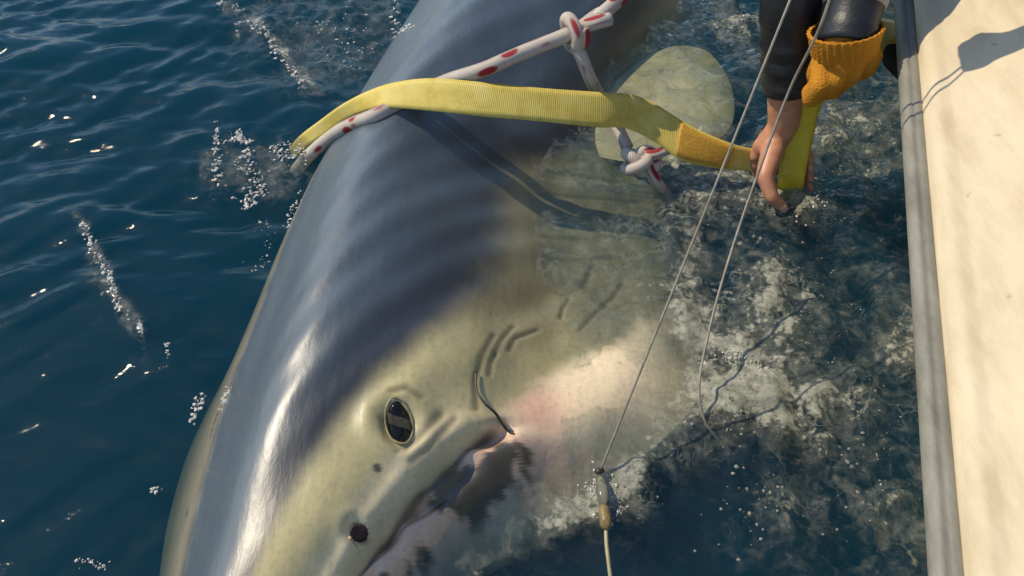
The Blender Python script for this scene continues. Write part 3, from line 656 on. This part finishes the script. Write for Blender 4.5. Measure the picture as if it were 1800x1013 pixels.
# ------------------------------------------------------------------ wire leaders, swivel, hook
M_wire = noisy('steel_wire', (.20, .18, .14), (.34, .31, .25), 60, .35)
M_dark = noisy('dark_metal', (.02, .018, .015), (.05, .045, .04), 60, .35)
M_brass = noisy('brass', (.16, .12, .05), (.34, .25, .10), 90, .4, 160, .0015)
HAND2 = Vector((.435, 1.075, .640))
sw = P(1053, 832, .015)
def hang(a, b, n, sag): return [a.lerp(b, i/n)+Vector((0, 0, -sag*math.sin(math.pi*i/n))) for i in range(n+1)]
wa = hang(HAND2, sw, 12, .004)
Vv, Ff, _ = tube(catmull(wa, 50), .00165, 8); w1 = mesh_obj('wire_leader', Vv, Ff, M_wire)
tag(w1, 'straight taut wire leader running down to the swivel beside the jaw', 'wire')
pb = [HAND2+Vector((.01, .01, -.005)), P(1458, 0, .44), P(1385, 165, .30), P(1313, 360, .17), P(1268, 500, .10), P(1240, 610, .055), P(1229, 680, .030), P(1235, 730, .012), P(1256, 766, -.012), P(1290, 800, -.05)]
Vv, Ff, _ = tube(catmull(pb, 90), .0020, 8); w2 = mesh_obj('wire_leader', Vv, Ff, M_wire)
tag(w2, 'slack wire leader curving into the foam patch beside the shark', 'wire')
swv = empty('swivel', P(1062, 905, .01)); tag(swv, 'brass and clear plastic swivel at the end of the taut wire', 'swivel')
def swp(name, V, Fc, mat): return mesh_obj(name, [Vector(tuple(v))-swv.location for v in V], Fc, mat, swv)
c0, c1, c2 = P(1058, 868, .020), P(1063, 905, .018), P(1066, 935, .014)
m_clear, n_, l_, p_ = new_mat('clear_plastic'); p_.inputs['Transmission Weight'].default_value = .75; p_.inputs['Roughness'].default_value = .12; p_.inputs['Base Color'].default_value = (.50, .50, .40, 1); p_.inputs['IOR'].default_value = 1.3
Vv, Ff, _ = tube(catmull([sw, P(1056, 850, .018), c0, P(1062, 890, .02)], 16), [.002, .003, .004, .005, .006, .0065, .007, .0075, .0078, .008, .0078, .0075, .007, .0065, .005, .004], 14); swp('clear_sleeve', Vv, Ff, m_clear)
Vv, Ff, _ = tube([P(1061, 888, .02), P(1062, 896, .02), P(1064, 910, .019), P(1065, 924, .017), P(1066, 932, .015)], [.004, .0075, .0082, .0075, .004], 10); swp('brass_barrel', Vv, Ff, M_brass)
Vv, Ff, _ = tube([sw+Vector((-.006, 0, .004)), sw+Vector((0, 0, .005)), sw+Vector((.006, .002, .004))], [.003, .0045, .003], 10); swp('crimp', Vv, Ff, M_dark)
w3 = catmull([P(1065, 926, .016), P(1066, 955, .012), P(1070, 990, .006), P(1075, 1030, -.002), P(1082, 1090, -.03)], 30)
Vv, Ff, _ = tube(w3, .0026, 8); w3o = mesh_obj('wire_leader', Vv, Ff, noisy('coated_wire', (.40, .34, .18), (.52, .46, .28), 60, .4)); tag(w3o, 'pale coated wire leaving the brass swivel into dark water', 'wire')
hk = []
for (u, v, dz) in [(836, 655, .004), (838, 690, .008), (852, 718, .014), (872, 742, .012), (888, 756, .006), (905, 764, -.002)]:
    z = .05
    for _ in range(8): q = P(u, v, z); z = skin_z(q.x, q.y)
    hk.append((q.x, q.y, z+dz))
Vv, Ff, _ = tube(catmull(hk, 30), np.linspace(.0012, .0022, 30), 8); hook = mesh_obj('fish_hook', Vv, Ff, M_dark); tag(hook, 'thin dark hook wire caught in the corner of the mouth', 'hook')

# ------------------------------------------------------------------ people
def skin_mat():
    m, n, l, p = new_mat('skin'); t = noise_node(n, l, 55, 5, .6); r = ramp(n, l, t.outputs['Fac'], [(.3, (.48, .20, .105)), (.7, (.62, .30, .175))]); l.new(r.outputs[0], p.inputs['Base Color'])
    p.inputs['Roughness'].default_value = .42; p.inputs['Subsurface Weight'].default_value = .08; p.inputs['Subsurface Radius'].default_value = (.012, .004, .002)
    b = noise_node(n, l, 420, 3, .6); bump(n, l, b.outputs['Fac'], .0006, .7, p.inputs['Normal']); return m
M_skin = skin_mat()
M_suit = noisy('black_neoprene', (.010, .011, .012), (.022, .024, .027), 40, .42, 190, .0006)
M_hair = noisy('hair', (.03, .02, .012), (.07, .045, .025), 120, .6)
def knit_mat():
    m, n, l, p = new_mat('orange_knit'); t = noise_node(n, l, 18, 5, .6)
    r = ramp(n, l, t.outputs['Fac'], [(.3, (.42, .16, .012)), (.7, (.60, .26, .025))]); l.new(r.outputs[0], p.inputs['Base Color']); p.inputs['Roughness'].default_value = .85; p.inputs['Specular IOR Level'].default_value = .2
    tc = n.new('ShaderNodeTexCoord'); v = n.new('ShaderNodeTexVoronoi'); v.inputs['Scale'].default_value = 330; l.new(tc.outputs['Object'], v.inputs['Vector']); bump(n, l, v.outputs['Distance'], .0015, .8, p.inputs['Normal']); return m
M_knit = knit_mat()
def V3(*a): return Vector(a)
def person_core(hips, chest, neck, head, hipL, kneeL, footL, hipR, kneeR, footR, face):
    face = face.normalized()
    c = [(hips, .135, (hips+chest)/2, .125), ((hips+chest)/2, .125, chest, .14), (chest, .13, neck, .065), (neck, .055, head, .055)]
    for h, k, f in ((hipL, kneeL, footL), (hipR, kneeR, footR)):
        c += [(hips, .12, h, .09), (h, .088, k, .058), (k, .058, f, .038)]
    return c
def head_caps(head, face, upv):
    face = face.normalized(); sidev = face.cross(upv).normalized(); upv = sidev.cross(face).normalized()
    c = [(head+upv*.045, .088, head-face*.02+upv*.05, .092), (head+face*.03-upv*.01, .070, head+face*.045-upv*.065, .040), (head-upv*.02, .07, head-upv*.08, .05),
         (head+face*.098+upv*.012, .009, head+face*.122-upv*.018, .013), (head+face*.085-upv*.055, .010, head+face*.09-upv*.058, .014)]
    for s in (-1, 1):
        c += [(head+sidev*s*.082+upv*.02, .010, head+sidev*s*.088-upv*.03, .009), (head+face*.075+sidev*s*.036+upv*.040, .014, head+face*.080+sidev*s*.012+upv*.036, .012)]
    return c, sidev, upv, face
def add_head_bits(parent, head, face, upv):
    c, sidev, up2, fc = head_caps(head, face, upv)
    hair = fused('hair', [(head-fc*.025+up2*.075, .088, head-fc*.045+up2*.02, .092), (head-fc*.06+up2*.02, .07, head-fc*.05-up2*.05, .05), (head+fc*.03+up2*.105, .05, head-fc*.03+up2*.11, .06)], .007, M_hair, parent)
    M_ball = M_eye
    for s in (-1, 1):
        Vv, Ff = capsules_mesh([(head+fc*.078+sidev*s*.033+up2*.018, .0115, head+fc*.0785+sidev*s*.033+up2*.018, .0115)]); mesh_obj('eye', Vv, Ff, M_ball, parent)

# person one: leans over the gunwale, right hand bare, left hand gloved
shR, shL = V3(.53, 1.42, .60), V3(.77, 1.39, .69)
elR = V3(.437, 1.165, .365); wrR = P(1378, 218, .115)
elL = V3(.56, 1.25, .49); wrL = P(1487, 72, .318)
knk = [P(1336, 262, .070, 0, .006), P(1331, 280, .050, 0, .010), P(1331, 298, .030, 0, .014), P(1336, 315, .010, 0, .016)]
body1 = person_core(V3(1.02, 1.90, .52), V3(.76, 1.52, .70), V3(.66, 1.36, .78), V3(.62, 1.28, .86), V3(1.10, 1.84, .45), V3(1.06, 1.60, .17), V3(1.25, 1.95, .16), V3(.98, 2.0, .45), V3(.95, 1.80, .17), V3(1.12, 2.16, .16), V3(-.4, -.6, -.3))
fvec = V3(-.45, -.75, -.45)
hc, *_ = head_caps(V3(.62, 1.28, .88), fvec, V3(-.1, -.3, 1))
armR = [(V3(.76, 1.46, .70), .09, shR, .062), (shR, .062, elR, .042), (elR, .041, elR.lerp(wrR, .35), .040), (elR.lerp(wrR, .35), .040, wrR, .0275)]
armL = [(V3(.76, 1.46, .70), .09, shL, .062), (shL, .062, elL, .044), (elL, .043, elL.lerp(wrL, .35), .041), (elL.lerp(wrL, .35), .041, wrL, .032), (wrL, .03, P(1475, 120, .275), .03)]
handR = [(wrR, .026, P(1362, 250, .075), .024), (wrR, .024, knk[0], .0135), (P(1366, 245, .08), .022, knk[1], .0140), (P(1362, 252, .07), .021, knk[2], .0135), (P(1360, 258, .065), .019, knk[3], .0125)]
for k in range(4):                                            # fingers wrap behind the strap and come back on its far edge
    z = knk[k].z; v0 = 262+18*k
    mid = P(1374, v0+6, z, 0, .034); far = P(1416, v0+8, z-.004, 0, .024); tip = P(1424, v0+14, z-.012, 0, -.004); r0 = (.0100, .0104, .0100, .0088)[k]
    handR += [(knk[k], r0+.0022, mid, r0+.001), (mid, r0+.001, far, r0), (far, r0, tip, r0-.0014)]
th0, th1, th2, th3 = P(1356, 256, .080, 0, -.012), P(1340, 296, .058, 0, -.022), P(1352, 330, .034, 0, -.024), P(1374, 356, .012, 0, -.014)
handR += [(th0, .021, th1, .0165), (th1, .0155, th2, .0125), (th2, .0125, th3, .0098)]
one = None
one = fused('person', body1+hc+armR+armL+handR, .0045, M_skin, None, 7)
tag(one, 'person in black sleeves leaning over the rail, one bare hand and one orange glove', 'person')
M_nail = noisy('nail', (.52, .30, .22), (.60, .36, .27), 60, .25)
nc_ = th3.lerp(th2, .12); nu_ = (th3-th2).normalized(); nv_ = V3(-.25, -.75, .6); nv_ = (nv_-nu_*nv_.dot(nu_)).normalized(); ns_ = nu_.cross(nv_)
Vv = [nc_+nu_*(.0075*a)+ns_*(.0062*b)+nv_*(.0102-.0022*b*b-.0012*a*a) for a in np.linspace(-1, 1, 7) for b in np.linspace(-1, 1, 7)*1.0]
mesh_obj('thumbnail', Vv, [(i*7+j, i*7+j+1, (i+1)*7+j+1, (i+1)*7+j) for i in range(6) for j in range(6)], M_nail, one)
def infl(c, d): return [(a, r+d, b, s+d) for a, r, b, s in c]
def flat_tube(name, pts, rad, mat, parent, seg=28, n=40, wob=.0012):
    c = catmull(pts, n); rr = np.interp(np.linspace(0, 1, n), np.linspace(0, 1, len(rad)), rad)
    rr = rr + wob*np.sin(np.arange(n)*.9) + wob*.6*np.sin(np.arange(n)*2.3+1)
    # fold the hem inwards so the sleeve ends in a clean rim
    t = c[-1]-c[-2]; t /= np.linalg.norm(t); c = np.vstack([c, c[-1]+t*.002, c[-1], c[-1]-t*.012]); rr = np.concatenate([rr, [rr[-1]-.002, rr[-1]-.0045, rr[-1]-.006]])
    Vv, Ff, _ = tube(c, rr, seg, False); return mesh_obj(name, Vv, Ff, mat, parent)
fused('wetsuit', infl(body1[:2], .012)+infl(body1[4:], .010)+infl([(body1[2][0], .13, body1[2][0].lerp(body1[2][2], .7), .08)], .010)+infl(armR[:2], .007)+infl(armL[:2], .007), .009, M_suit, one, 5)
flat_tube('sleeve', [elR.lerp(shR, .12), elR, elR.lerp(wrR, .35), elR.lerp(wrR, .55), elR.lerp(wrR, .75)], [.050, .050, .0475, .044, .0395], M_suit, one)
flat_tube('sleeve', [elL.lerp(shL, .12), elL, elL.lerp(wrL, .4), elL.lerp(wrL, .75), elL.lerp(wrL, 1.03)], [.052, .051, .049, .0435, .0415], M_suit, one)
M_band = noisy('printed_band', (.34, .27, .25), (.48, .39, .36), 70, .6)
bd = (wrL-elL).normalized(); bc = elL.lerp(wrL, .745)
Vv, Ff, _ = tube([bc-bd*.018, bc-bd*.012, bc, bc+bd*.010, bc+bd*.014], [.044, .0475, .0475, .0470, .044], 30, False); mesh_obj('sleeve_band', Vv, Ff, M_band, one)
# knitted glove closed round the strap
gl = []
kk = [P(1446, 112, .285), P(1474, 104, .292), P(1503, 100, .292), P(1530, 100, .286)]
for k, q in enumerate(kk):
    dr_ = (1.0, .92, .72, .45)[k]; pip = q+V3(-.006, -.030*dr_, -.020*dr_); dip = pip+V3(-.004, .004, -.026*dr_); tp = dip+V3(.004, .024, -.004)
    gl += [(P(1486, 80, .312), .030, q, .0190), (q, .0180, pip, .0165), (pip, .0160, dip, .0150), (dip, .0145, tp, .0130)]
gl += [(P(1486, 70, .318), .040, P(1484, 95, .295), .041), (P(1455, 95, .295), .020, P(1436, 130, .262), .0170), (P(1436, 130, .262), .0165, P(1452, 156, .240), .0150), (P(1474, 125, .27), .030, P(1460, 150, .245), .024)]
glove = fused('glove', gl, .0035, M_knit, one, 8); glove['label'] = 'orange knitted glove with ribbed cuff'
cuffc = [P(1487, 52, .332), P(1486, 62, .325), P(1485, 76, .313), P(1484, 92, .298)]
Vv, Ff = [], []; cc = catmull(cuffc, 14); seg = 120
tt = cc[-1]-cc[0]; tt /= np.linalg.norm(tt); ua = np.cross(tt, [0, 0, 1.0]); ua /= np.linalg.norm(ua); ub = np.cross(tt, ua)
prof_ = [(0, -.005)]+[(i, 0) for i in range(14)]
for (i, dr) in prof_:
    base = np.interp(i, [0, 4, 13], [.0535, .0505, .046])+dr
    for j in range(seg):
        a = 2*math.pi*j/seg; r = base+.0012*math.cos(a*30); Vv.append(cc[i]+r*(ua*math.cos(a)*1.08+ub*math.sin(a)))
Ff = [(i*seg+j, i*seg+(j+1) % seg, (i+1)*seg+(j+1) % seg, (i+1)*seg+j) for i in range(len(prof_)-1) for j in range(seg)]
mesh_obj('glove_cuff', Vv, Ff, M_knit, one)
add_head_bits(one, V3(.62, 1.28, .88), fvec, V3(-.1, -.3, 1))

# person two: kneels in the boat above the frame and holds the wires
b2 = person_core(V3(1.16, .62, .56), V3(1.02, .68, .92), V3(.98, .70, 1.13), V3(.96, .72, 1.24), V3(1.20, .54, .48), V3(1.02, .42, .17), V3(1.42, .38, .16), V3(1.12, .72, .48), V3(.95, .80, .17), V3(1.38, .86, .16), V3(-.7, .5, -.3))
f2 = V3(-.75, .45, -.45); h2 = V3(.95, .73, 1.27); hc2, *_ = head_caps(h2, f2, V3(0, 0, 1))
s2r, e2r, w2r = V3(.92, .86, 1.06), V3(.72, 1.02, .84), V3(.53, 1.06, .695)
s2l, e2l, w2l = V3(1.05, .50, 1.05), V3(.95, .42, .78), V3(.80, .52, .58)
a2 = [(V3(1.0, .70, 1.02), .09, s2r, .062), (s2r, .060, e2r, .043), (e2r, .042, w2r, .029), (V3(1.0, .68, 1.02), .09, s2l, .062), (s2l, .06, e2l, .043), (e2l, .042, w2l, .029)]
def simple_fist(w, c, up):
    d = (c-w).normalized(); sd_ = d.cross(up).normalized(); u = sd_.cross(d); o = [(w, .027, c, .030)]
    for k in range(4):
        q = c+sd_*(.028-.019*k)+d*.022; p1 = q-u*.028+d*.010; p2 = p1-d*.028-u*.004; o += [(c, .022, q, .012), (q, .0115, p1, .0105), (p1, .0105, p2, .0095)]
    o += [(c+sd_*.025, .016, c+sd_*.040+d*.012-u*.012, .0125), (c+sd_*.040+d*.012-u*.012, .0125, c+sd_*.022+d*.026-u*.030, .010)]
    return o
fist2 = simple_fist(w2r, HAND2+V3(.01, .004, .018), V3(0, 0, 1)) + simple_fist(w2l, w2l+V3(-.06, .04, -.06), V3(0, 0, 1))
two = fused('person', b2+hc2+a2+fist2, .008, M_skin, None, 5)
tag(two, 'person kneeling in the boat with a fist closed on the wire leaders', 'person')
fused('wetsuit', infl(b2[:2], .012)+infl(b2[4:], .010)+infl([(b2[2][0], .13, b2[2][0].lerp(b2[2][2], .7), .08)], .010)+infl(a2[:3][:2], .008)+infl([(e2r, .042, e2r.lerp(w2r, .8), .031)], .008)+infl(a2[3:5], .008)+infl([(e2l, .042, e2l.lerp(w2l, .8), .031)], .008), .010, M_suit, two, 5)
add_head_bits(two, h2, f2, V3(0, 0, 1))

# thin dark piece under the rail beside the glove
cl = [(P(1536, 74, .24), P(1600, 70, .22)), (P(1548, 96, .215), P(1605, 96, .20)), (P(1556, 118, .19), P(1606, 130, .175)), (P(1576, 138, .165), P(1608, 156, .155))]
dc, _, _ = ribbon('dark_flap', cl, 20, .006, M_suit); tag(dc, 'black flap under the grey rail beside the orange glove', 'flap')

# ------------------------------------------------------------------ bubbles and spray on the surface
def bubble_proto():
    bm = bmesh.new(); bmesh.ops.create_icosphere(bm, subdivisions=2, radius=1); v = np.array([x.co[:] for x in bm.verts]); f = np.array([[y.index for y in x.verts] for x in bm.faces]); bm.free(); return v, f
BV, BF = bubble_proto()
m_bub, n_, l_, p_ = new_mat('bubble_film'); p_.inputs['Base Color'].default_value = (.55, .55, .47, 1); p_.inputs['Roughness'].default_value = .08; p_.inputs['Transmission Weight'].default_value = .55; p_.inputs['IOR'].default_value = 1.2
def bubbles(name, clusters, label, seed):
    r = np.random.RandomState(seed); VV, FF, k = [], [], 0
    for (u, v, sx, sy, n, lo, hi) in clusters:
        for _ in range(int(n*.5)):
            uu, vv = u+sx*r.randn(), v+sy*r.randn(); q = P(uu, vv, 0); z = water_height(q.x, q.y)
            if skin_z(q.x, q.y) > z+.02 and -.5 < q.x < .45: continue
            s = .62*lo*(hi/lo)**(r.rand()**1.8); VV.append(BV*np.array([s*r.uniform(.8, 1.3), s*r.uniform(.8, 1.3), s*.7])+np.array([q.x, q.y, z+.1*s])); FF.append(BF+k); k += len(BV)
    o = mesh_obj(name, np.vstack(VV), np.vstack(FF), m_bub); o['label'] = label; o['kind'] = 'stuff'; return o
bubbles('foam_bubbles', [(1290, 690, 38, 50, 420, .0008, .004), (1330, 640, 40, 25, 160, .0008, .003), (1390, 350, 45, 22, 240, .0008, .0035), (1500, 260, 45, 60, 330, .0007, .003), (1400, 520, 70, 80, 330, .0007, .003), (1520, 760, 60, 110, 230, .0008, .004), (1320, 900, 40, 40, 120, .0008, .0045), (1240, 330, 60, 50, 160, .0007, .003), (1080, 890, 40, 20, 120, .0007, .003), (1290, 40, 30, 20, 120, .0008, .003), (1170, 300, 30, 30, 80, .0008, .003)], 'fine foam bubbles floating between the shark and the boat', 21)
m_froth_glint, n_, l_, p_ = new_mat('white_froth_glint'); p_.inputs['Base Color'].default_value = (.86, .84, .76, 1); p_.inputs['Roughness'].default_value = .06; p_.inputs['Transmission Weight'].default_value = .25; p_.inputs['IOR'].default_value = 1.33  # splash drops whitened so their colour also carries the sun glints
def spray(name, lines, label, seed):
    r = np.random.RandomState(seed); VV, FF, k = [], [], 0
    for (pl, sp, n, lo, hi) in lines:
        c = catmull([(u, v, 0) for u, v in pl], 60)
        for _ in range(int(n*1.5)):
            u, v, _z = c[int((r.rand()*.8+.2*r.rand()**3)*59)]; u += sp*r.randn(); v += sp*r.randn(); q = P(u, v, 0); z = max(water_height(q.x, q.y), skin_z(q.x, q.y) if -.55 < q.x < .5 else -1)
            m = 1+int(r.rand()*3)
            for __ in range(m):
                s_ = .75*lo*(hi/lo)**(r.rand()**1.9); o = r.randn(3)*s_*.9
                VV.append(BV*(1+.45*r.randn(len(BV), 1).clip(-1.2, 1.2))*np.array([s_*r.uniform(.6, 1.9), s_*r.uniform(.6, 1.9), s_*.7])+np.array([q.x+o[0], q.y+o[1], z+.3*s_])); FF.append(BF+k); k += len(BV)
    o = mesh_obj(name, np.vstack(VV), np.vstack(FF), m_froth_glint); o['label'] = label; o['kind'] = 'stuff'; return o
spray('splash_drops', [
    ([(380, 222), (384, 255), (382, 300), (398, 330)], 4, 50, .0007, .0030), ([(400, 262), (415, 244), (432, 250), (436, 275), (415, 285)], 5, 60, .0007, .0032), ([(420, 290), (445, 300), (452, 330), (430, 345), (470, 335)], 7, 90, .0007, .0032),
    ([(480, 262), (500, 275), (525, 262), (545, 285)], 7, 70, .0006, .0028), ([(375, 5), (395, 12), (440, 18)], 4, 26, .0008, .0034), ([(415, 38), (455, 52), (478, 68), (490, 95), (515, 120), (530, 150), (550, 175)], 5, 90, .0008, .0034),
    ([(540, 60), (600, 50), (640, 80), (620, 140)], 22, 46, .0006, .0024), ([(700, 5), (694, 40), (720, 110), (740, 120)], 5, 40, .0008, .0032), ([(150, 395), (160, 430), (182, 470), (200, 500), (212, 545), (236, 570)], 3.5, 120, .0006, .0024), ([(245, 572), (254, 590)], 2, 14, .0007, .0026),
    ([(292, 605), (300, 640)], 2, 12, .0006, .002), ([(335, 745), (345, 715), (358, 690)], 4, 30, .0006, .0026), ([(388, 730), (396, 700), (402, 682)], 4, 34, .0005, .0020), ([(262, 862), (292, 858)], 4, 10, .0006, .0024), ([(500, 390), (515, 360), (528, 330)], 4, 22, .0006, .0024), ([(440, 480), (470, 430), (455, 360)], 8, 22, .0005, .0018), ([(130, 985), (205, 1000)], 5, 14, .0006, .0022),
    ([(1290, 22), (1320, 30), (1350, 25)], 5, 40, .0006, .0024), ([(1060, 170), (1110, 150), (1150, 140), (1180, 120), (1205, 85)], 4, 40, .0004, .0012), ([(1030, 870), (1050, 850), (1090, 890), (1075, 930)], 9, 60, .0005, .0020), ([(1240, 640), (1280, 620), (1320, 640), (1390, 665)], 6, 70, .0005, .0020), ([(1390, 370), (1440, 340), (1420, 300)], 14, 60, .0005, .0020)],
    'small splash drops, coloured white to imitate sun glints, scattered on the water around the shark', 22)
